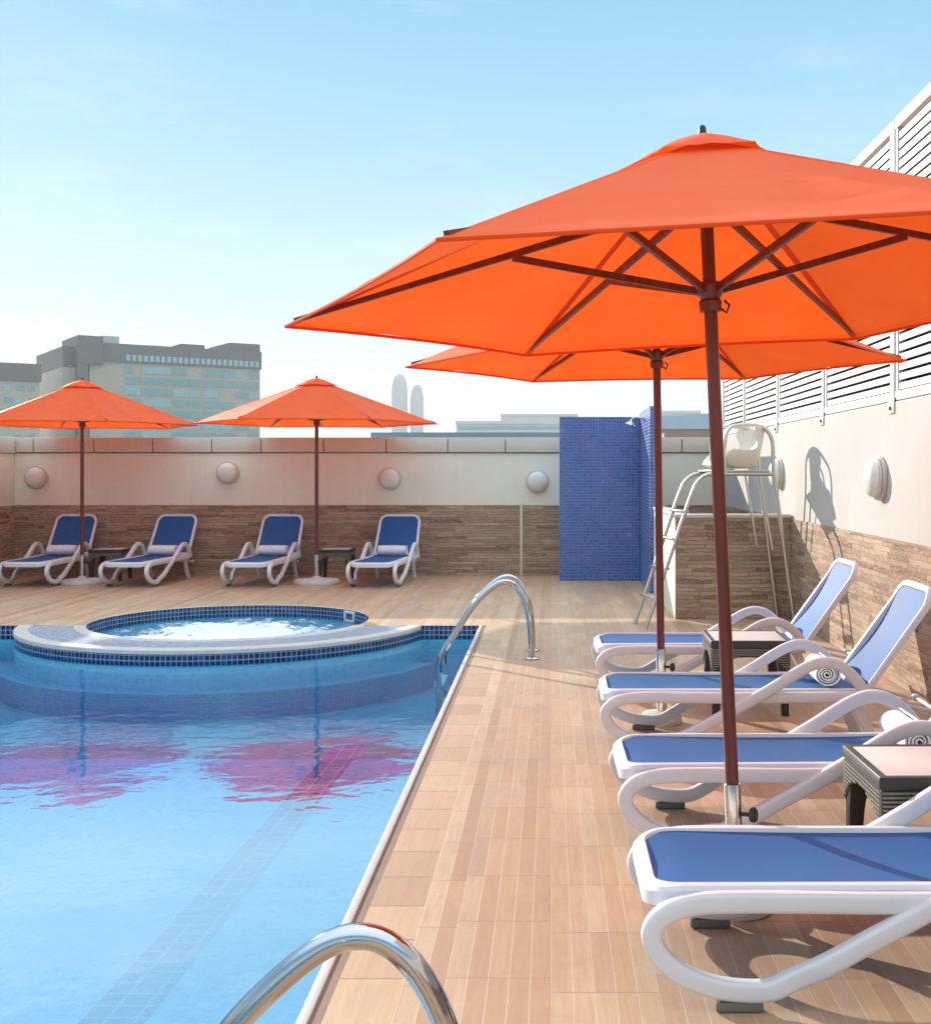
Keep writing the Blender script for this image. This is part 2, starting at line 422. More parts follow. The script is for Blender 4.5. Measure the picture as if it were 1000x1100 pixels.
tag(d.build('pool_wall_lining', [m_band, m_floor], smooth=False, fixn=False), kind='structure')
d = MB()
for x0, x1, ys in ((PXL, -1.50, [9.62, 9.84]), (-1.74, -1.50, [PY0, 3.2, 9.0, 9.62])):
    for a, b in zip(ys[:-1], ys[1:]): d.face([(x0, a, fz(a) + .003), (x1, a, fz(a) + .003), (x1, b, fz(b) + .003), (x0, b, fz(b) + .003)])
tag(d.build('pool_lane_marking', m_lane, smooth=False), kind='structure')
d = MB()
rg = [[(CX + r * math.cos(t), CY + r * math.sin(t), z) for r, z in ((RO - .05, -.36), (RO + .17, -.36), (RO + .17, FZ - .02), (RO - .05, FZ - .02))]
      for t in [math.pi - a_out + .02 + (math.pi + 2 * a_out - .04) * k / 72 for k in range(73)]]
d.loft([[Vector(p) for p in r] for r in rg])
tag(d.build('pool_floor_ledge', m_ledge), kind='structure')
# water body (closed prism)
m_w, m_ws = water_mats()
outl = [(PXL - .02, PY0 - .02), (PX + .03, PY0 - .02), (PX + .03, PY + .03), (CX + (RO - .03) * math.cos(a_out), PY + .03)] + \
       arc(RO - .03, a_out - .0, -math.pi - a_out, 72) + [(CX - (RO - .03) * math.cos(a_out), PY + .03), (PXL - .02, PY + .03)]
w = MB()
top = [w.bm.verts.new((x, y, WZ)) for x, y in outl]; bot = [w.bm.verts.new((x, y, FZ - .02)) for x, y in outl]
f = w.bm.faces.new(top); f.material_index = 0
f = w.bm.faces.new(list(reversed(bot))); f.material_index = 1
for i in range(len(top)):
    j = (i + 1) % len(top)
    f = w.bm.faces.new((top[j], top[i], bot[i], bot[j])); f.material_index = 1
o = w.build('pool_water', [m_w, m_ws], smooth=False); tag(o, kind='structure')

# ------------------------------------------------------------------ spa tub
spa = empty('hot_tub', (CX, CY, 0), 'round bubbling hot tub set in the deck at the far end of the pool', 'hot tub')
def ring_sector(r0, r1, z0, z1, a0, a1, n=80, b=0.):
    m = MB(); rings = []
    for k in range(n + 1):
        t = a0 + (a1 - a0) * k / n; c, s_ = math.cos(t), math.sin(t)
        prof = [(r0, z0), (r0, z1), (r1, z1), (r1, z0)] if not b else [(r0, z0), (r0, z1 - b), (r0 + b, z1), (r1 - b, z1), (r1, z1 - b), (r1, z0)]
        rings.append([Vector((r * c, r * s_, z)) for r, z in prof])
    return m.loft(rings)
A0, A1 = -math.pi - a_out, a_out          # sector standing in the pool
ring_sector(RO - .13, RO + .015, -.035, .006, A0, A1, b=.008).build('outer_rim', m_cop, spa)
ring_sector(RI - .015, RI + .11, -.035, .006, -math.pi - a_in, a_in, b=.008).build('inner_rim', m_cop, spa)
def cutring(r0, r1):
    m = MB(); n = 80
    for k in range(n):
        q = []
        for kk in (k, k + 1):
            ta = (-math.pi - a_out) + (math.pi + 2 * a_out) * kk / n; tb = (-math.pi - a_in) + (math.pi + 2 * a_in) * kk / n
            q.append((Vector((r0 * math.cos(tb), r0 * math.sin(tb), 0)), Vector((r1 * math.cos(ta), r1 * math.sin(ta), 0))))
        m.face([q[0][0], q[0][1], q[1][1], q[1][0]])
    return m
cutring(RI + .11, RO - .13).build('rim_mosaic', m_ringtop, spa, smooth=False)
def cyl_wall(r, z0, z1, a0, a1, n=80):
    m = MB()
    for k in range(n):
        t0, t1 = a0 + (a1 - a0) * k / n, a0 + (a1 - a0) * (k + 1) / n
        P = lambda t, z: (r * math.cos(t), r * math.sin(t), z)
        m.face([P(t0, z0), P(t1, z0), P(t1, z1), P(t0, z1)], [(t0 * r, z0), (t1 * r, z0), (t1 * r, z1), (t0 * r, z1)])
    return m
cyl_wall(RO, -.15, -.012, A0, A1).build('tile_band', m_band, spa, fixn=False)
cyl_wall(RO, FZ - .02, -.15, A0, A1).build('outer_wall', m_floor, spa, fixn=False)
cyl_wall(RI, FZ, -.004, 0, 2 * math.pi, 96).build('inner_wall', m_band, spa, fixn=False)
m = MB(); m.lathe([(RI, -.56), (RI, -.55), (.001, -.55), (.001, -.56)], 64); m.build('tub_floor', m_floor, spa)
# bubbling water surface
m = MB(); NR, NA = 46, 130; rings = []
for i in range(NR + 1):
    r = (RI - .004) * i / NR + .002; rg = []
    for k in range(NA):
        t = 2 * math.pi * k / NA; x, y = r * math.cos(t), r * math.sin(t)
        amp = max(0., 1 - (r / RI) ** 3)
        h = noise.noise(Vector((x * 3.2, y * 3.2, 1.7))) * .030 + abs(noise.noise(Vector((x * 8, y * 8, 4)))) * .035 + noise.noise(Vector((x * 21, y * 21, 2))) * .010
        rg.append(Vector((x, y, h * amp)))
    rings.append(rg)
m.loft(rings, caps=False)
o = m.build('spa_water', foam_mat(), smooth=True, loc=(CX, CY, -.135), ang=180); tag(o, kind='structure')
m = MB()
t = R(40); mt = Matrix.Translation((math.cos(t) * (RI - .012), math.sin(t) * (RI - .012), -.07)) @ Matrix.Rotation(t, 4, 'Z')
for bx in ((-.012, .012, -.11, -.08, -.065, .055), (-.012, .012, .08, .11, -.065, .055), (-.012, .012, -.08, .08, .03, .055), (-.012, .012, -.08, .08, -.065, -.045)):
    b = MB(); b.box(*bx, .004); m.merge(b.bm, mt)
m.build('skimmer', m_plast, spa)

# ------------------------------------------------------------------ walls
wall = empty('back_wall', (0, BY, 0), 'cream far wall with brown stone cladding below and panelled coping on top', 'wall')
xr = lambda x: (x - 592) / 70.56
m = MB(); m.box(LX - .2, BX + .25, 0, .2, 0, 1.858); m.build('render_panel', m_cream_wall, wall, smooth=False)
m = MB(); m.box(LX, BX, -.016, -.001, .004, 1.063); m.build('stone_cladding', m_stone, wall, smooth=False)
m = MB(); m.box(-.475, -.435, -.022, -.0165, .004, 1.09, .003); m.box(LX, BX, -.020, -.0165, 1.066, 1.072)
m.build('trim_strip', m_cap, wall)
m = MB()
J = [xr(x) for x in (16, 37, 102, 165, 228, 281, 348, 415, 481, 543, 604, 668, 732, 775)]
J[0] = LX - .2; J[-1] = BX + .25
for a, b in zip(J[:-1], J[1:]): m.box(a + .007, b - .007, -.035, .24, 1.872, 2.096, .004)
m.build('coping_panel', m_cap, wall)
m = MB(); m.box(LX - .2, BX + .25, -.012, .22, 1.8585, 2.07); m.build('coping_joint_shade', m_back, wall, smooth=False)  # dark fill: panel joints, plus the shadow line under the coping put in as colour

wall = empty('side_wall', (LX, 6, 0), 'cream wall with stone base along the left edge, a sliver meeting the far wall', 'wall')
m = MB(); m.box(-.2, 0, -12, 12 - .002, 0, 1.858); m.build('render_panel', m_cream_wall, wall, smooth=False)
m = MB(); m.box(.001, .016, -12, 12 - .02, .004, 1.063); m.build('stone_cladding', m_stone, wall, smooth=False)
m = MB()
for k in range(20): m.box(-.24, .035, -12 + k * 1.2 + .007, -12 + (k + 1) * 1.2 - .007 - (.04 if k == 19 else 0), 1.8605, 2.096, .004)
m.build('coping_panel', m_cap, wall)

wall = empty('tall_wall', (BX, 6, 0), 'tall sunlit white wall with tan stone base along the right side', 'wall')
m = MB(); m.box(0, .3, -10, 12 - .04, 0, 2.12, .01); m.build('render_panel', m_white_wall, wall, smooth=False)
m = MB(); m.box(-.018, -.001, -10, 12 - .02, .004, 1.075); m.build('stone_cladding', m_stone, wall, smooth=False)

# louvre fence on the tall wall
fen = empty('louvre_fence', (BX, 0, 2.12), 'white louvred metal screen standing on the tall right wall', 'fence')
PYS = [17.93, 15.97, 13.6, 11.3, 8.99, 6.7, 4.4, 2.1, -.2]
FH = 2.13
for y in PYS:
    m = MB(); m.box(.0, .10, y - .045, y + .045, .004, FH, .006)
    m.box(-.012, -.001, y - .075, y + .075, -.09, .035, .003)
    p = m.build('post', m_fence, fen)
    b = MB()
    for dy in (0.,): b.lathe([(.001, 0), (.014, 0), (.014, .012), (.001, .014)], 10, Matrix.Translation((-.013, y + dy, -.05)) @ Matrix.Rotation(R(-90), 4, 'Y'))
    b.build('bolt', m_back, p)
for a, b in zip(PYS[1:], PYS[:-1]):
    y0, y1 = a + .05, b - .05
    m = MB()
    m.box(.012, .075, y0, y0 + .05, .03, FH - .01, .003); m.box(.012, .075, y1 - .05, y1, .03, FH - .01, .003)
    m.box(.006, .085, y0, y1, FH - .075, FH + .012, .004); m.box(.006, .085, y0, y1, .006, .075, .004)
    pitch = .0725; n = int((FH - .16) / pitch)
    for k in range(n):
        z = .085 + k * pitch
        pts = [(.020, z), (.026, z - .004), (.068, z + .047), (.062, z + .053), (.020, z + .012)]
        pts = [(.022, z), (.030, z), (.072, z + .052), (.072, z + .062), (.022, z + .050)]
        m.loft([[Vector((x, y0 + .048, zz)) for x, zz in pts], [Vector((x, y1 - .048, zz)) for x, zz in pts]])
    m.build('louvre_panel', m_fence, fen, smooth=False)
    m = MB(); m.box(.115, .125, y0 - .05, y1 + .05, .0, FH - .02); m.build('gap_shade_sheet', m_back, fen, smooth=False)  # added dark sheet; its colour stands for the shade between the slats

# low stone partition
part = empty('partition_wall', (1.33, 12.7, 0), 'low brown stone partition with a cream cap behind the lifeguard chair', 'wall')
m = MB(); m.box(0, BX - 1.33 - .02, .016, .18, 0, 1.085); m.box(0, .17, .1805, 3.2, 0, 1.085); m.build('render_panel', m_cream_wall, part, smooth=False)
m = MB(); m.box(.004, BX - 1.33 - .021, 0, .015, .004, 1.084); m.build('stone_cladding', m_stone, part, smooth=False)
m = MB(); m.box(-.015, BX - 1.33 - .022, -.015, .195, 1.0865, 1.125, .006); m.box(-.015, .185, .1955, 3.2, 1.0865, 1.125, .006); m.build('cap_slab', m_cop, part)

# shower
sh = empty('poolside_shower', (.12, 17.08, 0), 'blue mosaic outdoor shower against the far wall', 'shower')
m = MB(); m.box(0, 1.158, 0, .14, .0, 2.37, .003); m.build('mosaic_panel', m_show, sh, smooth=False)
m = MB(); m.box(1.16, 1.31, -1.75, .14, .0, 2.43, .003); m.build('mosaic_side_panel', m_show, sh, smooth=False)
m = MB(); m.tube(smooth_path([(1.158, -.85, 2.30), (1.05, -.85, 2.325), (.98, -.85, 2.30)], 6), .014, 10)
m.lathe([(.001, 0), (.035, 0), (.035, .01), (.001, .012)], 16, Matrix.Translation((1.157, -.85, 2.30)) @ Matrix.Rotation(R(-90), 4, 'Y'))
p = m.build('shower_arm', m_chrome, sh)
m = MB(); m.lathe([(.001, .0), (.075, .0), (.08, .012), (.03, .05), (.012, .085), (.001, .09)], 20, Matrix.Translation((.955, -.85, 2.21)) @ Matrix.Rotation(R(18), 4, 'Y'))
m.build('shower_head', m_chrome, p)

# wall lamps
def make_lamp():
    t = empty('wall_lamp', (0, 0, 0), '', '')
    MB().lathe([(.001, 0), (.172, 0), (.176, .012), (.172, .03), (.16, .036), (.001, .036)], 40).build('lamp_base', m_lampb, t)
    MB().lathe([(.150, .037), (.166, .037), (.170, .046), (.166, .056), (.150, .056)], 40).build('retaining_ring', m_lampb, t)
    MB().lathe([(.148, .034), (.150, .06), (.146, .082), (.13, .103), (.09, .122), (.045, .131), (.002, .133)], 40).build('diffuser', m_lamp, t)
    return t
lamp0 = make_lamp()
lamps = [(40, 1.49, 'round bulkhead lamp at the far wall\'s left end, above the first lounger'),
         (245, 1.56, 'round bulkhead lamp on the far wall between the two back parasols'),
         (419, 1.47, 'round bulkhead lamp on the far wall above the lounger right of the back parasol pole'),
         (577, 1.43, 'round bulkhead lamp on the far wall beside the blue shower')]
for i, (px, z, lb) in enumerate(lamps):
    o = lamp0 if i == 0 else copy_tree(lamp0)
    o.location = (xr(px), BY - .002, z); o.rotation_euler = (R(90), 0, 0); tag(o, lb, 'wall lamp', 'round wall lamps')
for Y, z, lb in ((13.35, 1.56, 'round bulkhead lamp on the tall white wall beside the lifeguard chair'), (9.28, 1.535, 'larger looking round bulkhead lamp on the tall white wall right of the chair shadow')):
    o = copy_tree(lamp0); o.location = (BX - .002, Y, z); o.rotation_euler = (R(90), 0, R(-90)); tag(o, lb, 'wall lamp', 'round wall lamps')

# ------------------------------------------------------------------ sun lounger (local: foot end x=0, head +x, y across)
LW = .35
def sweep_xz(path, tw, th):
    """path: (x,y,z) list in a near-vertical plane; rounded rectangular section tw (across y) x th (in plane)"""
    m = MB(); rings = []
    P = smooth_path(path, 8)
    for i, p in enumerate(P):
        t = (P[min(i + 1, len(P) - 1)] - P[max(i - 1, 0)]); t.y = 0; t.normalize()
        nrm = Vector((-t.z, 0, t.x)); yy = Vector((0, 1, 0))
        rings.append([p + yy * a + nrm * b for a, b in rrect(-tw / 2, tw / 2, -th / 2, th / 2, min(tw, th) * .28, 3)])
    m.loft(rings); return m
def make_lounger():
    t = empty('sun_lounger', (0, 0, 0), '', '')
    # seat surround
    m = MB()
    out = rrect(.012, 1.50, -LW + .05, LW - .05, (.02, .11, .11, .02)); inn = rrect(.055, 1.47, -LW + .088, LW - .088, (.015, .085, .085, .015))
    zt = lambda x: .366 - .030 * max(0, (.16 - x) / .16) ** 2 - .012 * math.sin(math.pi * min(1, x / 1.5))
    for k in range(len(out)):
        k2 = (k + 1) % len(out)
        a, b, c, e = out[k], out[k2], inn[k2], inn[k]
    ring = []
    for (ox, oy), (ix, iy) in zip(out, inn):
        ez = .006
        lx, ly = (ix - ox), (iy - oy); L = math.hypot(lx, ly); lx, ly = lx / L, ly / L
        ring.append([Vector((ox, oy, zt(ox) - .055)), Vector((ox, oy, zt(ox) - .014)), Vector((ox + lx * .010, oy + ly * .010, zt(ox) - .002)), Vector((ox + lx * .02, oy + ly * .02, zt(ox))), Vector((ix - lx * .006, iy - ly * .006, zt(ix))), Vector((ix, iy, zt(ix) - .008)), Vector((ix, iy, zt(ix) - .055))])
    m.loft(ring, closed_path=True)
    for x in (.16, .62, 1.06, 1.44): m.box(x - .02, x + .02, -LW + .045, LW - .045, .285, .322, .006)
    m.build('seat_frame', m_plast, t)
    # seat sling
    m = MB(); nx, ny = 26, 10; V = []
    for i in range(nx + 1):
        x = .056 + (1.468 - .056) * i / nx
        hw = LW - .09
        if x < .14: hw = LW - .175 + math.sqrt(max(0, .085 ** 2 - (.14 - x) ** 2))
        V.append([m.bm.verts.new((x, hw * (2 * j / ny - 1), zt(x) - .006 - .012 * (1 - (2 * j / ny - 1) ** 2))) for j in range(ny + 1)])
    for i in range(nx):
        for j in range(ny): m.bm.faces.new((V[i][j], V[i + 1][j], V[i + 1][j + 1], V[i][j + 1]))
    m.build('seat_sling', m_sling, t, ang=180)
    for s in (-1, 1):
        y0, y1 = s * (LW - .028), s * (LW - .006)
        pth = [(1.49, y0, .327), (1.1, y0, .323), (.7, y0, .320), (.3, y0, .323), (.15, y0, .315), (.068, y0, .284), (.032, y0, .232), (.05, y0, .172), (.11, y0, .115), (.20, y0, .076), (.30, y0, .060), (.385, y0, .064), (.455, y0, .096),
               (.54, y1, .143), (.69, y1, .225), (.85, y1, .312), (.98, y1, .388), (1.08, y1, .452), (1.17, y1, .502), (1.25, y1, .524), (1.33, y1, .510), (1.40, y1, .462), (1.455, y1, .395), (1.485, y1, .325)]
        f = sweep_xz(pth, .050, .061).build('side_frame', m_plast, t)
        b = MB(); b.box(.22, .36, s * (LW - .028) - .020, s * (LW - .028) + .020, .002, .032, .006); b.build('rubber_foot', m_rubber, f)
        lg = MB(); lg.loft([[Vector((x, y, z)) for x, y in rrect(cx - hx, cx + hx, s * (LW - .075) - hy, s * (LW - .075) + hy, .012, 3)] for cx, z, hx, hy in ((1.42, .33, .04, .022), (1.50, .16, .032, .021), (1.57, .03, .036, .024), (1.58, .002, .034, .022))])
        lg.build('rear_leg', m_plast, t)
    # backrest, tilted about (1.47,.355)
    ang = R(55.5); mt = Matrix.Translation((1.475, 0, .36)) @ Matrix.Rotation(-ang, 4, 'Y')
    bw = LW - .022
    curve = lambda u: -.035 * math.sin(math.pi * min(1., max(0., u / .70)))
    out = rrect(0, .705, -bw, bw, (.12, .03, .03, .12)); inn = rrect(.035, .668, -bw + .038, bw - .038, (.09, .02, .02, .09))
    # taper towards the top
    tp = lambda u, v: v * (1 - .06 * (u / .7) ** 2)
    ring = []
    for (ox, oy), (ix, iy) in zip(out, inn):
        oy, iy = tp(ox, oy), tp(ix, iy)
        ring.append([Vector((ox, oy, curve(ox) - .032)), Vector((ox, oy, curve(ox) - .006)), Vector((ox + (ix - ox) * .25, oy + (iy - oy) * .25, curve(ox) + .003)), Vector((ox + (ix - ox) * .8, oy + (iy - oy) * .8, curve(ix) + .003)), Vector((ix, iy, curve(ix) - .004)), Vector((ix, iy, curve(ix) - .032))])
    m = MB(); m.loft(ring, closed_path=True); m2 = MB(); m2.merge(m.bm, mt)
    bf = m2.build('backrest_frame', m_plast, t)
    m = MB(); V = []; nx = 18
    for i in range(nx + 1):
        u = .036 + (.666 - .036) * i / nx; hw = bw - .039
        if u > .668 - .09: hw = bw - .038 - .09 + math.sqrt(max(0, .09 ** 2 - (u - .578) ** 2))
        V.append([m.bm.verts.new(mt @ Vector((u, tp(u, hw * (2 * j / ny - 1)), curve(u) - .006 - .010 * (1 - (2 * j / ny - 1) ** 2)))) for j in range(ny + 1)])
    for i in range(nx):
        for j in range(ny): m.bm.faces.new((V[i][j], V[i + 1][j], V[i + 1][j + 1], V[i][j + 1]))
    m.build('backrest_sling', m_sling, bf, ang=180)
    m = MB()
    m.tube(smooth_path([(1.50, -.20, .33), (1.70, -.20, .27), (1.90, -.19, .225), (1.93, -.15, .22), (1.93, .15, .22), (1.90, .19, .225), (1.70, .20, .27), (1.50, .20, .33)], 6), .011, 8)
    for s in (-1, 1):
        m.box(1.905, 1.945, s * .2 - .02, s * .2 + .02, .205, .245, .008)
    m.build('support_bar', m_plast, t)
    return t
lg0 = make_lounger()
LG = 'white and blue sun loungers round the pool'
right = [(.265, 3.82, 'nearest white lounger with blue sling, cut off by the lower right frame edge'),
         (.275, 5.27, 'white lounger with blue sling behind the nearest one, near parasol pole before its foot'),
         (.275, 6.97, 'third lounger from the viewer, raised light blue backrest and rolled towel, against the stone wall'),
         (.31, 8.72, 'lounger nearest the lifeguard chair on the right deck, smallest of that row')]
back = [(-7.16, 'leftmost back lounger, its foot cut by the left frame edge, left of parasol pole'),
        (-5.79, 'back lounger right of the left parasol pole, in front of the stone wall'),
        (-4.13, 'back lounger left of the second parasol pole, facing the hot tub'),
        (-2.43, 'rightmost back lounger, right of the second parasol pole by the dark table')]
lo = []
for i, (x, y, lb) in enumerate(right):
    o = lg0 if i == 0 else copy_tree(lg0)
    o.location = (x, y, 0); tag(o, lb, 'sun lounger', LG); lo.append(o)
lo[1].rotation_euler.z = R(.6); lo[2].rotation_euler.z = R(-.5); lo[3].rotation_euler.z = R(.8)
for i, (x, lb) in enumerate(back):
    o = copy_tree(lg0); o.location = (x, 15.98 + (.03, 0, -.02, -.05)[i], 0); o.rotation_euler.z = R(90 - (0, 5, 3, 5)[i]); tag(o, lb, 'sun lounger', LG); lo.append(o)

# rolled towels
def make_towel():
    m = MB(); pr = []; N = 120; turns = 4.2
    inner, outer = [], []
    for k in range(N + 1):
        a = 2 * math.pi * turns * k / N; r = .008 + .066 * k / N
        outer.append((r + .0045, a)); inner.append((r - .0035, a))
    sec = outer + inner[::-1]
    rings = []
    for i in range(15):
        y = -.205 + .41 * i / 14; wob = .0035 * noise.noise(Vector((i * .45, 3, 1)))
        e = 1 - .06 * abs(2 * i / 14 - 1) ** 4
        rings.append([Vector(((r + wob) * e * math.cos(a) * 1.05, y + .012 * (r / .06) * (1 if i == 14 else -1 if i == 0 else 0) * math.cos(a * .5), (r + wob) * e * math.sin(a) * .95)) for r, a in sec])
    m.loft(rings); return m.build('rolled_towel', m_towel, ang=60)
tw0 = make_towel(); TG = 'rolled white towels on the loungers'
tlab = {1: 'rolled white towel on the second nearest lounger, behind the near side table', 2: 'rolled white towel against the light blue backrest on the third lounger from the viewer',
        4: 'rolled white towel on the leftmost back lounger', 5: 'rolled white towel on the back lounger right of the left parasol pole',
        6: 'rolled white towel on the back lounger left of the second parasol pole', 7: 'rolled white towel on the rightmost back lounger'}
first = True
for i, lb in tlab.items():
    o = tw0 if first else copy_tree(tw0); first = False
    L = lo[i]; a = L.rotation_euler.z; dx = 1.31
    o.location = (L.location.x + dx * math.cos(a), L.location.y + dx * math.sin(a), .432); o.rotation_euler.z = a + R(random.uniform(-3, 3))
    tag(o, lb, 'towel', TG)

# ------------------------------------------------------------------ side tables
def make_table():
    t = empty('side_table', (0, 0, 0), '', '')
    S, H = .26, .49
    m = MB()
    pts = rrect(-S, S, -S, S, .012, 3); inn = rrect(-S + .032, S - .032, -S + .032, S - .032, .006, 3)
    m.loft([[Vector((a, b, H - .045)), Vector((a, b, H - .004)), Vector((a * .99, b * .99, H)), Vector((c * 1.01, d_ * 1.01, H)), Vector((c, d_, H - .004)), Vector((c, d_, H - .045))] for (a, b), (c, d_) in zip(pts, inn)], closed_path=True)
    m.build('rim', m_table, t)
    m = MB(); m.box(-S + .034, S - .034, -S + .034, S - .034, H - .03, H - .001, .002); m.build('table_top', m_top, t)
    for k in range(4):
        rot = Matrix.Rotation(R(90 * k), 4, 'Z'); m = MB()
        # apron with arched underside
        W = S - .012; n = 14; top_ = H - .047
        low = [(x, top_ - .06 - .11 * (abs(x) / W) ** 3) for x in [-W + 2 * W * i / n for i in range(n + 1)]]
        b = MB(); b.prism([(W, top_), (-W, top_)] + low, -S + .010, -S + .024, 'XZ'); m.merge(b.bm, rot)
        ap = m.build('apron', m_table, t)
        m = MB(); z = top_ - .006
        while z > top_ - .168:
            zz = z - .010
            if top_ - .06 < zz: segs = [(-W, W)]
            else:
                lim = W * min(1, max(0, (top_ - .06 - zz) / .11)) ** (1 / 3); segs = [(-W, -lim), (lim, W)]
            for x0, x1 in segs:
                if x1 - x0 > .01:
                    b = MB(); b.box(x0, x1, -S + .001, -S + .010, zz, zz + .0085); m.merge(b.bm, rot)
            z -= .0155
        m.build('woven_strip', m_slat, ap, smooth=False)
    for sx in (-1, 1):
        for sy in (-1, 1):
            m = MB(); m.loft([[Vector((sx * (S - .012 - w / 2) + a, sy * (S - .012 - w / 2) + b, z)) for a, b in rrect(-w / 2, w / 2, -w / 2, w / 2, .006, 2)] for z, w in ((.0, .045), (.25, .062), (H - .048, .085))])
            m.build('leg', m_table, t)
    return t
tb0 = make_table()
for i, (x, y, s, rz, lb) in enumerate([(1.44, 4.53, 1., 1, 'near dark side table with pale top between the two nearest loungers'),
                                  (1.30, 7.93, 1., -1, 'dark side table with pale top between the two far right loungers'),
                                  (-6.42, 17.25, .93, 0, 'dark side table by the far wall behind the left parasol pole'),
                                  (-3.13, 17.25, .93, 0, 'dark side table by the far wall right of the second parasol pole')]):
    o = tb0 if i == 0 else copy_tree(tb0)
    o.location = (x, y, 0); o.scale = (s, s, s); o.rotation_euler.z = R(rz); tag(o, lb, 'side table', 'dark side tables')

# ------------------------------------------------------------------ parasols
ZA, ZH, ZE, RU, ZC = 2.85, 2.60, 2.243, 1.586, 2.25
def make_parasol():
    t = empty('parasol', (0, 0, 0), '', '')
    def panel(m, r_in, r_out, zoff, sag, hem, flare=0., n=14, k_=12):
        for k in range(6):
            a0, a1 = R(60 * k), R(60 * (k + 1)); V = []
            for i in range(n + 1):
                s = i / n; row = []
                for j in range(k_ + 1):
                    q = j / k_; w = 4 * q * (1 - q)
                    rr = r_in + (r_out - r_in) * s
                    p = Vector((math.cos(a0), math.sin(a0), 0)).lerp(Vector((math.cos(a1), math.sin(a1), 0)), q) * rr
                    p *= 1 - hem * w * s
                    z = ZA - (ZA - ZE) * rr / RU + zoff - sag * w * math.sin(math.pi * min(1, s * .92)) + flare * w * s
                    z += .007 * s * min(1, w * 2) * noise.noise(Vector((p.x * 2.1, p.y * 2.1, k * 3.7))) + .004 * w * s * math.sin(q * 19 + k) * max(0, s - .5)
                    row.append(m.bm.verts.new((p.x, p.y, z)))
                V.append(row)
            for i in range(n):
                for j in range(k_):
                    f = m.bm.faces.new((V[i][j], V[i + 1][j], V[i + 1][j + 1], V[i][j + 1])); m.keep.add(f)
                    for l, (ii, jj) in zip(f.loops, ((i, j), (i + 1, j), (i + 1, j + 1), (i, j + 1))):
                        l[m.uvl].uv = (k * 2. + (jj / k_ - .5) * (r_in + (r_out - r_in) * ii / n), (r_in + (r_out - r_in) * ii / n))
    m = MB(); panel(m, .10, RU, -.028, .020, .022, .010); cn = m.build('canopy', m_orange, t, ang=22)
    m = MB(); panel(m, .012, .315, -.004, -.012, .13, .012, 10, 12); m.build('vent_cap', m_orange, cn, ang=22)
    # hem and seam tapes
    m = MB()
    for k in range(6):
        a0, a1 = R(60 * k), R(60 * (k + 1)); pts = []
        for j in range(13):
            q = j / 12; w = 4 * q * (1 - q)
            p = Vector((math.cos(a0), math.sin(a0), 0)).lerp(Vector((math.cos(a1), math.sin(a1), 0)), q) * RU * (1 - .022 * w)
            pts.append((p.x, p.y, ZE - .028 + .005 * w - .004))
        m.tube(pts, .0065, 6)
        c, s = math.cos(a0), math.sin(a0)
        m.bar((c * .2, s * .2, ZA - .028 - (ZA - ZE) * .2 / RU - .004), (c * (RU - .01), s * (RU - .01), ZE - .032), .026, .004)
    m.build('seam_tape', m_orange, cn)
    # pole parts
    m = MB(); m.tube([(0, 0, .08), (0, 0, 1.4), (0, 0, ZA - .03)], .0245, 16); m.build('pole', m_wood, t)
    m = MB(); m.lathe([(.001, .0), (.030, .0), (.032, .02), (.024, .035), (.026, .055), (.016, .075), (.001, .082)], 16, Matrix.Scale(.6, 4) if False else Matrix.Translation((0, 0, ZA - .02)) @ Matrix.Scale(.55, 4)); m.build('finial', m_black, t)
    m = MB(); m.lathe([(.026, -.05), (.046, -.05), (.052, -.03), (.052, .02), (.042, .035), (.026, .035)], 18, Matrix.Translation((0, 0, ZH))); m.build('hub', m_wood, t)
    m = MB(); m.lathe([(.026, -.065), (.040, -.065), (.043, -.03), (.036, -.02), (.050, 0.), (.052, .03), (.040, .042), (.026, .042)], 18, Matrix.Translation((0, 0, ZC)))
    m.tube([(.05, -.02, ZC - .03), (.066, -.03, ZC - .05), (.055, -.02, ZC - .075), (.04, -.012, ZC - .06)], .005, 6)
    m.build('runner', m_wood, t)
    for k in range(6):
        a = R(60 * k); c, s = math.cos(a), math.sin(a)
        p0, p1 = Vector((c * .04, s * .04, ZH)), Vector((c * (RU - .035), s * (RU - .035), ZE - .012))
        r_ = MB(); r_.bar(p0, p1, .020, .030, w2=.016, h2=.018)
        rb = r_.build('rib', m_wood, t, smooth=False)
        q = p0.lerp(p1, .45) - Vector((0, 0, .012))
        r_ = MB(); r_.bar((c * .045, s * .045, ZC + .012), q, .017, .026); r_.build('strut', m_wood, rb, smooth=False)
    m = MB(); m.tube([(0, 0, .05), (0, 0, .2), (0, 0, .455)], .031, 18)
    sl = m.build('pole_sleeve', m_steel, t)
    m = MB(); m.tube([(.03, -.01, .345), (.062, -.02, .345)], .008, 8); m.lathe([(.001, 0), (.022, 0), (.028, .006), (.028, .018), (.020, .026), (.001, .028)], 12, Matrix.Translation((.058, -.019, .345)) @ Matrix.Rotation(R(-18), 4, 'Z') @ Matrix.Rotation(R(90), 4, 'Y'))
    m.build('knob', m_black, sl)
    m = MB(); m.lathe([(.001, .0), (.30, .0), (.305, .012), (.30, .045), (.285, .062), (.06, .078), (.045, .11), (.001, .11)], 48); m.build('base_plate', m_conc, t)
    return t
pr0 = make_parasol(); PG = 'orange parasols round the pool'
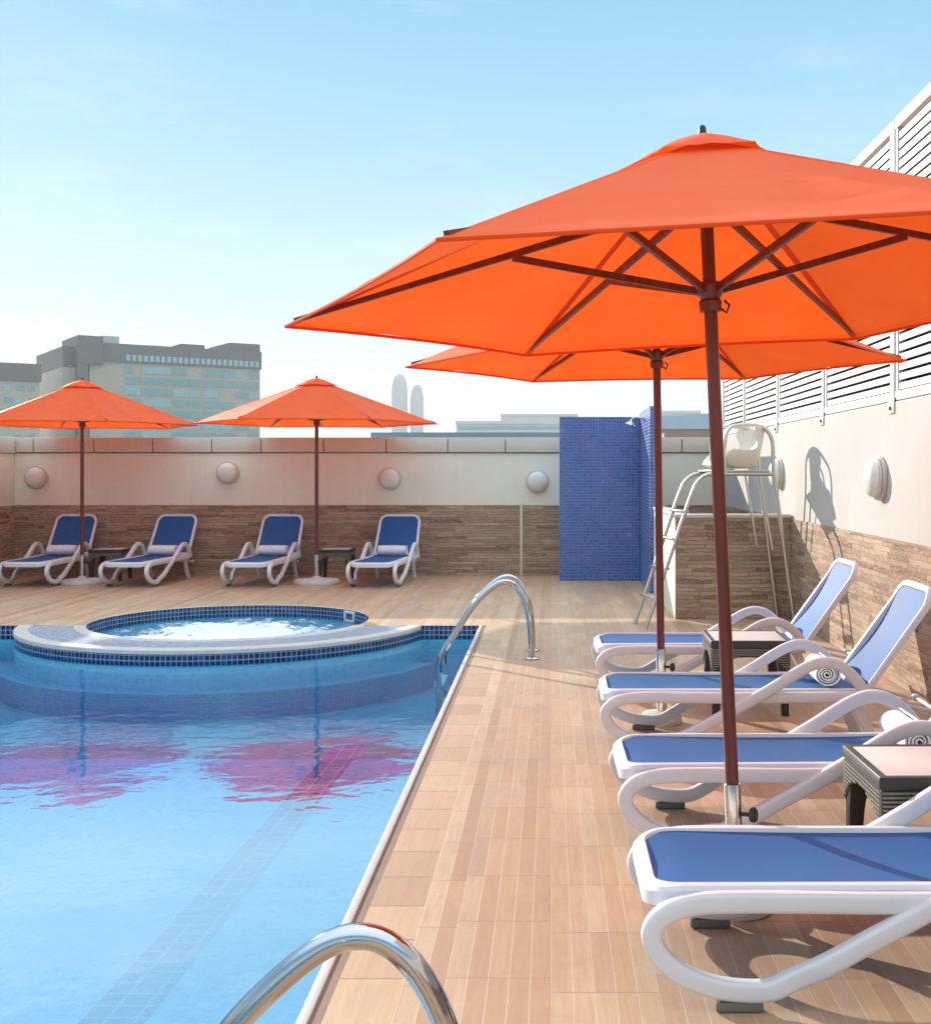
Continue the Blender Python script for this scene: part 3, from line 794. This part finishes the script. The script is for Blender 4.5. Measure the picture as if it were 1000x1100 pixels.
pars = [((.68, 4.315, 0), (-.011, -.044, -.06), (1, 1, 1), .42, 'largest orange parasol closest to the viewer, its dark ribs seen from below'),
        ((.70, 7.49, 0), (0, -.014, .01), (1, 1, 1.028), .42, 'orange parasol partly hidden below and behind the largest one, on the right deck'),
        ((-6.60, 16.65, 0), (0, 0, .04), (1.02, 1.02, 1.01), 1., 'orange parasol by the far wall in front of the grey hotel block, leftmost'),
        ((-3.30, 16.65, 0), (0, 0, .09), (1.07, 1.07, 1.02), 1., 'orange parasol by the far wall left of the hazy twin towers')]
for i, (l, r, s, bs, lb) in enumerate(pars):
    o = pr0 if i == 0 else copy_tree(pr0)
    o.location = l; o.rotation_euler = r; o.scale = s; tag(o, lb, 'parasol', PG)
    for ch in o.children:
        if ch.name.startswith('base_plate'): ch.scale = (bs, bs, 1)
        if ch.name.startswith('pole_sleeve') and i > 1: ch.scale = (1, 1, .88)

# ------------------------------------------------------------------ pool ladders
def make_ladder():
    t = empty('pool_ladder', (0, 0, 0), '', '')
    prof = [(-.165, 0.), (-.168, .15), (-.182, .32), (-.215, .47), (-.27, .58), (-.335, .64), (-.40, .653), (-.465, .63), (-.55, .565), (-.66, .45), (-.79, .255), (-.91, .07), (-.945, -.02), (-.95, -.12), (-.95, -.5)]
    for y in (0, .47):
        m = MB(); m.tube(smooth_path([(x, y, z) for x, z in prof], 8), .0265, 20); h = m.build('handrail', m_chrome, t, ang=80)
        m = MB(); m.lathe([(.027, .001), (.06, .001), (.06, .006), (.045, .016), (.028, .02)], 24, Matrix.Translation((-.165, y, .004))); m.build('base_flange', m_chrome, h)
    for z in (-.22, -.42):
        m = MB(); m.box(-.99, -.91, .02, .45, z - .015, z + .015, .006); m.build('step', m_plast, t)
    return t
ld0 = make_ladder()
ld0.location = (0, 1.93, 0); tag(ld0, 'chrome pool ladder handrail arching up at the bottom edge, nearest the viewer', 'pool ladder', 'chrome pool ladders')
o = copy_tree(ld0); o.location = (0, 10.0, 0); tag(o, 'chrome pool ladder at the far corner of the pool by the deck', 'pool ladder', 'chrome pool ladders')

# ------------------------------------------------------------------ lifeguard chair (local: u back = +x, v = +y)
lc = empty('lifeguard_chair', (.908, 12.115, 0), 'tall metal lifeguard chair with beige seat and ladder by the tall white wall', 'lifeguard chair', rz=R(12))
for v in (-.2, .2):
    m = MB(); m.tube(smooth_path([(0, v, .0), (.05, v, .14), (.255, v, .714), (.40, v, 1.12), (.50, v, 1.38), (.55, v, 1.48), (.63, v, 1.545), (.75, v, 1.56), (1.36, v, 1.56)], 6), .021, 12)
    m.build('front_rail', m_alu, lc, ang=80)
    m = MB(); m.tube(smooth_path([(1.60, v * 1.12, 0), (1.50, v * 1.06, .7), (1.40, v, 1.40), (1.37, v, 1.62), (1.365, v, 1.86), (1.33, v, 1.97), (1.26, v, 2.035), (1.15, v, 2.06), (1.0, v, 2.06), (.91, v, 2.04), (.86, v, 1.97), (.845, v, 1.86), (.84, v, 1.57)], 6), .021, 12)
    m.build('rear_leg', m_alu, lc, ang=80)
    m = MB(); m.tube([(.98, v * .9, 1.55), (1.13, v, .9), (1.30, v * 1.02, .0)] if False else [(1.22, v, 1.55), (1.36, v * 1.05, .78)], .014, 8); m.build('brace', m_alu, lc)
m = MB(); m.tube([(1.565, -.22, .27), (1.565, .22, .27)], .013, 8); m.build('cross_bar', m_alu, lc)
for z, u in ((.30, .105), (.60, .212), (.90, .321), (1.18, .42)):
    m = MB(); m.box(u - .045, u + .045, -.2, .2, z - .012, z + .012, .005); m.build('rung', m_alu, lc)
m = MB(); m.box(.70, 1.33, -.22, .22, 1.582, 1.60, .004); m.build('platform', m_alu, lc)
m = MB(); prof = smooth_path([(.76, 0, 1.66), (.80, 0, 1.685), (.92, 0, 1.65), (1.06, 0, 1.635), (1.16, 0, 1.66), (1.22, 0, 1.76), (1.255, 0, 1.89), (1.285, 0, 2.03), (1.31, 0, 2.05)], 5); NV = 14
rows = []
for p in prof:
    row = []
    for j in range(NV + 1):
        v = -.25 + .50 * j / NV; q = abs(v) / .25; lift = .17 * max(0, q - .62) ** 1.2 / .38 ** 1.2
        back_ = max(0, min(1, (p.z - 1.66) / .3)) if p.x > 1.1 else 0
        fr = min(1, max(0, (p.x - .76) / .15))
        row.append((p.x - lift * back_ * .8, v, p.z + lift * (1 - back_) * fr))
    rows.append(row)
th = .02
m = MB()
for dz in (0, -1):
    V = [[m.bm.verts.new((x + (.02 if dz else 0), y, z + dz * th)) for x, y, z in r] for r in rows]
    for i in range(len(V) - 1):
        for j in range(NV): m.bm.faces.new((V[i][j], V[i + 1][j], V[i + 1][j + 1], V[i][j + 1]))
    if dz == 0: V0 = V
    else:
        edge = lambda W: [r[0] for r in W] + W[-1][1:] + [r[-1] for r in W[:-1]][::-1] + W[0][1:-1][::-1]
        A, B = edge(V0), edge(V)
        for i in range(len(A)): m.bm.faces.new((A[i], A[(i + 1) % len(A)], B[(i + 1) % len(A)], B[i]))
m.build('seat_shell', m_beige, lc, ang=60)

# ------------------------------------------------------------------ city beyond the wall
GZ = -9.
d = MB(); d.face([(-6000, -3000, GZ), (6000, -3000, GZ), (6000, 9000, GZ), (-6000, 9000, GZ)])
tag(d.build('ground', m_ground, smooth=False), kind='structure')
d = MB(); d.box(LX - .25, BX + .35, -6, BY + .26, GZ, -.60); tag(d.build('terrace_slab', m_conc, smooth=False), kind='structure')

def city(name, c, rough=.8, var=.1): return simple(name, c, rough, 0., var, .12)
m_hot = city('hotel_render', (.42, .365, .29)); m_roof = city('hotel_dark_cladding', (.15, .14, .125)); m_glass = city('teal_glass', (.16, .33, .34), .3)
m_glass2 = city('pale_teal_glass', (.26, .44, .44), .3); m_lt = city('light_grey_panel', (.45, .46, .44)); m_twr = city('grey_tower', (.30, .30, .30)); m_twd = city('tower_glass', (.22, .24, .26), .3)
m_bw = city('white_building', (.62, .62, .60)); m_cr = city('cream_building', (.60, .56, .46)); m_tl = city('teal_roof', (.13, .22, .25)); m_br = city('brown_roof', (.30, .18, .13)); m_bl = city('blue_roof', (.32, .42, .52))

rz = math.atan2(30, 43.6)
ht = empty('hotel_building', (-137, 350, GZ), 'long hotel block with dark roof band and teal window rows beyond the far wall', 'building', rz=rz)
E0 = 11.  # base lift so heights read from z = GZ
hz = lambda z: z - GZ
m = MB(); m.box(.5, 53, .5, 44, 0, hz(34)); m.build('wall', m_hot, ht, smooth=False)
m = MB(); m.box(0, 53.4, 0, 44.3, hz(34.02), hz(39.6)); m.box(-6.5, .0, 3, 40, hz(32), hz(38.2)); m.box(-3, 4.2, -.6, 20, hz(33), hz(41.4)); m.box(-3, -.02, -.6, 2.9, hz(0), hz(32.98)); m.box(28, 35.5, 2, 22, hz(39.62), hz(40.9)); m.box(43.5, 53.6, 2, 22, hz(39.62), hz(42.2))
m.build('roof', m_roof, ht, smooth=False)
m = MB(); m.box(4.4, 9.5, 2, 18, hz(39.62), hz(41.9)); m.build('plant_room', m_lt, ht, smooth=False)
m = MB(); m.box(-6.5, .48, 3, 40, 0, hz(31.98)); m.build('side_wall', m_hot, ht, smooth=False)
for k in range(24):
    x = 11 + k * 1.75
    m = MB(); m.box(x, x + 1.15, -.12, -.01, hz(34.6), hz(36.4)); m.build('attic_window', m_glass2, ht, smooth=False)
for fl in range(11):
    z = 30.9 - fl * 3.3
    for (x0, x1) in ((10.5, 15.2), (15.9, 24.5), (25.1, 33.6), (34.4, 44.2), (45.0, 48.6), (49.2, 52.4)):
        if random.random() < .08: x1 = x0 + (x1 - x0) * .5
        f = MB(); f.box(x0, x1, .36, .49, hz(z), hz(z + 2.2)); wd = f.build('window_band', m_glass if (fl + int(x0)) % 3 else m_glass2, ht, smooth=False)
        b = MB(); n = int((x1 - x0) / 1.2) + 1
        for q in range(n + 1): b.box(x0 + (x1 - x0) * q / n - .06, x0 + (x1 - x0) * q / n + .06, .26, .355, hz(z), hz(z + 2.2))
        b.build('mullion', m_lt, wd, smooth=False)
o2 = empty('office_building', (-166, 300, GZ), 'beige block with dark flat roof at the left edge behind the parasol', 'building', rz=rz)
m = MB(); m.box(0, 34, 0, 40, 0, hz(25.4)); m.build('wall', m_hot, o2, smooth=False)
m = MB(); m.box(-.4, 34.4, -.4, 40.4, hz(25.42), hz(30.2)); m.build('roof', m_roof, o2, smooth=False)
for fl in range(8):
    for k in range(11):
        x = 1.2 + k * 3.0
        m = MB(); m.box(x, x + (1.5 if (k + fl) % 3 else 2.1), -.1, -.01, hz(22.8 - fl * 3.3), hz(24.3 - fl * 3.3)); m.build('window', m_glass if (k * 3 + fl) % 4 else m_glass2, o2, smooth=False)

def tower(px, pw, ptop, lb):
    D = 1500.; k = D / 1270
    X = (px - 592) * k; H = (505 - ptop) * k + 1.6 - GZ; rad = pw / 2 * k
    t = empty('rounded_tower', (X, D, GZ), lb, 'tower', 'hazy twin towers')
    prof = [(.001, 0), (rad * .86, 0), (rad * .93, H * .3), (rad, H * .6)]
    for i in range(14):
        a = R(90 * i / 14); prof.append((rad * math.cos(a) ** .8, H * .80 + H * .20 * math.sin(a) ** .9))
    prof.append((.001, H))
    MB().lathe(prof, 40).build('shell', m_twr, t, ang=60)
    m = MB()
    for q in range(4):
        z = H * (.2 + .14 * q); r0 = rad * 1.002
        m.lathe([(r0 * .97, z), (r0, z), (r0, z + H * .008), (r0 * .97, z + H * .008)], 40)
    m.build('floor_band', m_twd, t)
tower(429, 17.5, 401.5, 'taller hazy round topped tower left of the shower, on the horizon')
tower(448, 14.5, 413, 'shorter hazy round topped tower, right one of the distant pair')

def block(name, px0, px1, ptop, D, dep, mt, lb, roofm=None, rows=2, cat='building', over=1.):
    k = D / 1270; x0, x1 = (px0 - 592) * k, (px1 - 592) * k; H = (505 - ptop) * k + 1.6 - GZ
    t = empty(name, (x0, D, GZ), lb, cat)
    m = MB(); m.box(0, x1 - x0, 0, dep, 0, H - 1.2); m.build('wall', mt, t, smooth=False)
    m = MB(); m.box(-.3, x1 - x0 + .3, -.3, dep + .3, H - 1.18, H); m.build('roof', roofm or mt, t, smooth=False)
    for r in range(rows):
        m = MB(); m.box(.8, x1 - x0 - .8, -.08, -.01, H - 3.2 - r * 3.4, H - 2.0 - r * 3.4); m.build('window_band', m_glass2, t, smooth=False)
    return t
block('warehouse_building', 490, 640, 452, 420, 40, m_bw, 'long white flat roofed building seen left of the blue shower', rows=1)
block('cream_hall_building', 538, 620, 444.5, 560, 40, m_cr, 'pale cream block rising behind the long white building', rows=0)
block('glass_pavilion', 400, 640, 464.5, 260, 18, m_tl, 'low teal glass strip just above the coping left of the shower', roofm=m_tl, rows=0)
block('apartment_building', 690, 752, 441, 480, 30, m_bw, 'white block above the coping right of the blue shower', rows=1)
t = empty('arched_hall', (30, 330, GZ), 'pale blue arched roof hall above the coping right of the shower', 'building')
k = 330 / 1270; cx = (770 - 592) * k - 30
m = MB(); m.box(cx - 18, cx + 18, 0, 30, 0, hz((505 - 461) * k + 1.6)); m.build('wall', m_br, t, smooth=False)
m = MB(); m.prism([(cx - 19, hz((505 - 461) * k + 1.62))] + [(cx + 19 * math.cos(R(a)), hz((505 - 458) * k + 1.6) + 3.6 * math.sin(R(a))) for a in range(180, -1, -12)] + [(cx + 19, hz((505 - 461) * k + 1.62))], -1, 31, 'XZ'); m.build('roof', m_bl, t)
t = empty('market_building', ((716 - 592) * 200 / 1270, 200, GZ), 'low building with brown eave strip above the coping beside the far parasol pole', 'building')
m = MB(); m.box(0, 22, 0, 12, 0, hz(7.0)); m.build('wall', m_tl, t, smooth=False)
m = MB(); m.box(-.5, 22.5, -.6, 12.5, hz(7.02), hz(7.9)); m.build('roof', m_br, t, smooth=False)

# ------------------------------------------------------------------ sun, sky, haze, camera
SUN = Vector((-.70, 1., .40)).normalized()
EL = math.asin(SUN.z); ROT = math.atan2(SUN.x, SUN.y)
sd = bpy.data.lights.new('sun', 'SUN'); sd.energy = 3.8; sd.angle = R(.55); sd.color = (1., .93, .82)
so = bpy.data.objects.new('sun', sd); col.objects.link(so); so.rotation_euler = (-SUN).to_track_quat('-Z', 'Y').to_euler(); so.location = SUN * 60

wd = bpy.data.worlds.new('World'); scn.world = wd; wd.use_nodes = True
nt = wd.node_tree; nt.nodes.clear()
N = nt.nodes.new; Lk = nt.links.new
out = N('ShaderNodeOutputWorld'); bg = N('ShaderNodeBackground'); sky = N('ShaderNodeTexSky')
sky.sky_type = 'NISHITA'; sky.sun_disc = False; sky.sun_elevation = EL; sky.sun_rotation = ROT
sky.air_density = 1.2; sky.dust_density = .6; sky.ozone_density = 2.5; sky.altitude = 0
tc = N('ShaderNodeTexCoord'); sp = N('ShaderNodeSeparateXYZ'); Lk(tc.outputs['Generated'], sp.inputs[0])
asn = N('ShaderNodeMath'); asn.operation = 'ARCSINE'; Lk(sp.outputs[2], asn.inputs[0])
mr = N('ShaderNodeMapRange'); Lk(asn.outputs[0], mr.inputs[0]); mr.inputs[1].default_value = 0; mr.inputs[2].default_value = math.pi / 2
rp = N('ShaderNodeValToRGB'); Lk(mr.outputs[0], rp.inputs[0])
stops = [(0., (.47, .505, .535)), (.045, (.405, .49, .54)), (.10, (.305, .43, .53)), (.17, (.195, .365, .485)), (.26, (.13, .295, .44)), (.42, (.66, .84, 1.02)), (1., (1.0, 1.10, 1.18))]
while len(rp.color_ramp.elements) < len(stops): rp.color_ramp.elements.new(.5)
for e, (p, c) in zip(rp.color_ramp.elements, stops): e.position = p; e.color = (*c, 1)
# thin high cloud streaks, strongest low down
mp = N('ShaderNodeMapping'); mp.inputs['Scale'].default_value = (2.2, 2.2, 11.); Lk(tc.outputs['Generated'], mp.inputs[0])
nz = N('ShaderNodeTexNoise'); nz.inputs['Scale'].default_value = 2.1; nz.inputs['Detail'].default_value = 7.; nz.inputs['Roughness'].default_value = .6; Lk(mp.outputs[0], nz.inputs['Vector'])
cm = N('ShaderNodeMapRange'); Lk(nz.outputs[0], cm.inputs[0]); cm.inputs[1].default_value = .52; cm.inputs[2].default_value = .80; cm.inputs[4].default_value = .22
mx = N('ShaderNodeMix'); mx.data_type = 'RGBA'; Lk(cm.outputs[0], mx.inputs[0]); Lk(rp.outputs[0], mx.inputs[6]); mx.inputs[7].default_value = (.58, .59, .60, 1)
bg2 = N('ShaderNodeBackground'); Lk(mx.outputs[2], bg2.inputs[0]); bg2.inputs[1].default_value = SKYG
Lk(sky.outputs[0], bg.inputs[0]); bg.inputs[1].default_value = .006
ad = N('ShaderNodeAddShader'); Lk(bg.outputs[0], ad.inputs[0]); Lk(bg2.outputs[0], ad.inputs[1]); Lk(ad.outputs[0], out.inputs[0])

HAZE = 2.6e-4
if HAZE:
    g = G('thin_haze')
    v = g.n('ShaderNodeVolumePrincipled'); g.put(v.inputs['Color'], (.93, .94, .95, 1)); v.inputs['Density'].default_value = HAZE; v.inputs['Anisotropy'].default_value = 0.
    g.nt.links.new(v.outputs[0], g.out.inputs[1])
    m = MB(); m.box(-900, 400, -60, 1620, GZ - 1.5, 140); o = m.build('haze', g.m, smooth=False); tag(o, kind='stuff')
    o.display_type = 'WIRE'

cd = bpy.data.cameras.new('camera'); co = bpy.data.objects.new('camera', cd); col.objects.link(co)
co.location = (0, 0, 1.6); co.rotation_euler = (R(90), 0, 0)
cd.sensor_fit = 'VERTICAL'; cd.sensor_height = 24.; cd.lens = 24. * 1270 / 1100
cd.shift_x = -92 / 1100; cd.shift_y = -45 / 1100
cd.clip_start = .05; cd.clip_end = 20000
scn.camera = co
vs = scn.view_settings; vs.view_transform = 'Standard'; vs.look = 'None'; vs.exposure = .90; vs.gamma = 1.
scn.render.engine = 'CYCLES'
cy = scn.cycles
cy.use_denoising = True; cy.max_bounces = 12; cy.transparent_max_bounces = 16; cy.volume_bounces = 1; cy.diffuse_bounces = 4
cy.sample_clamp_indirect = 8.
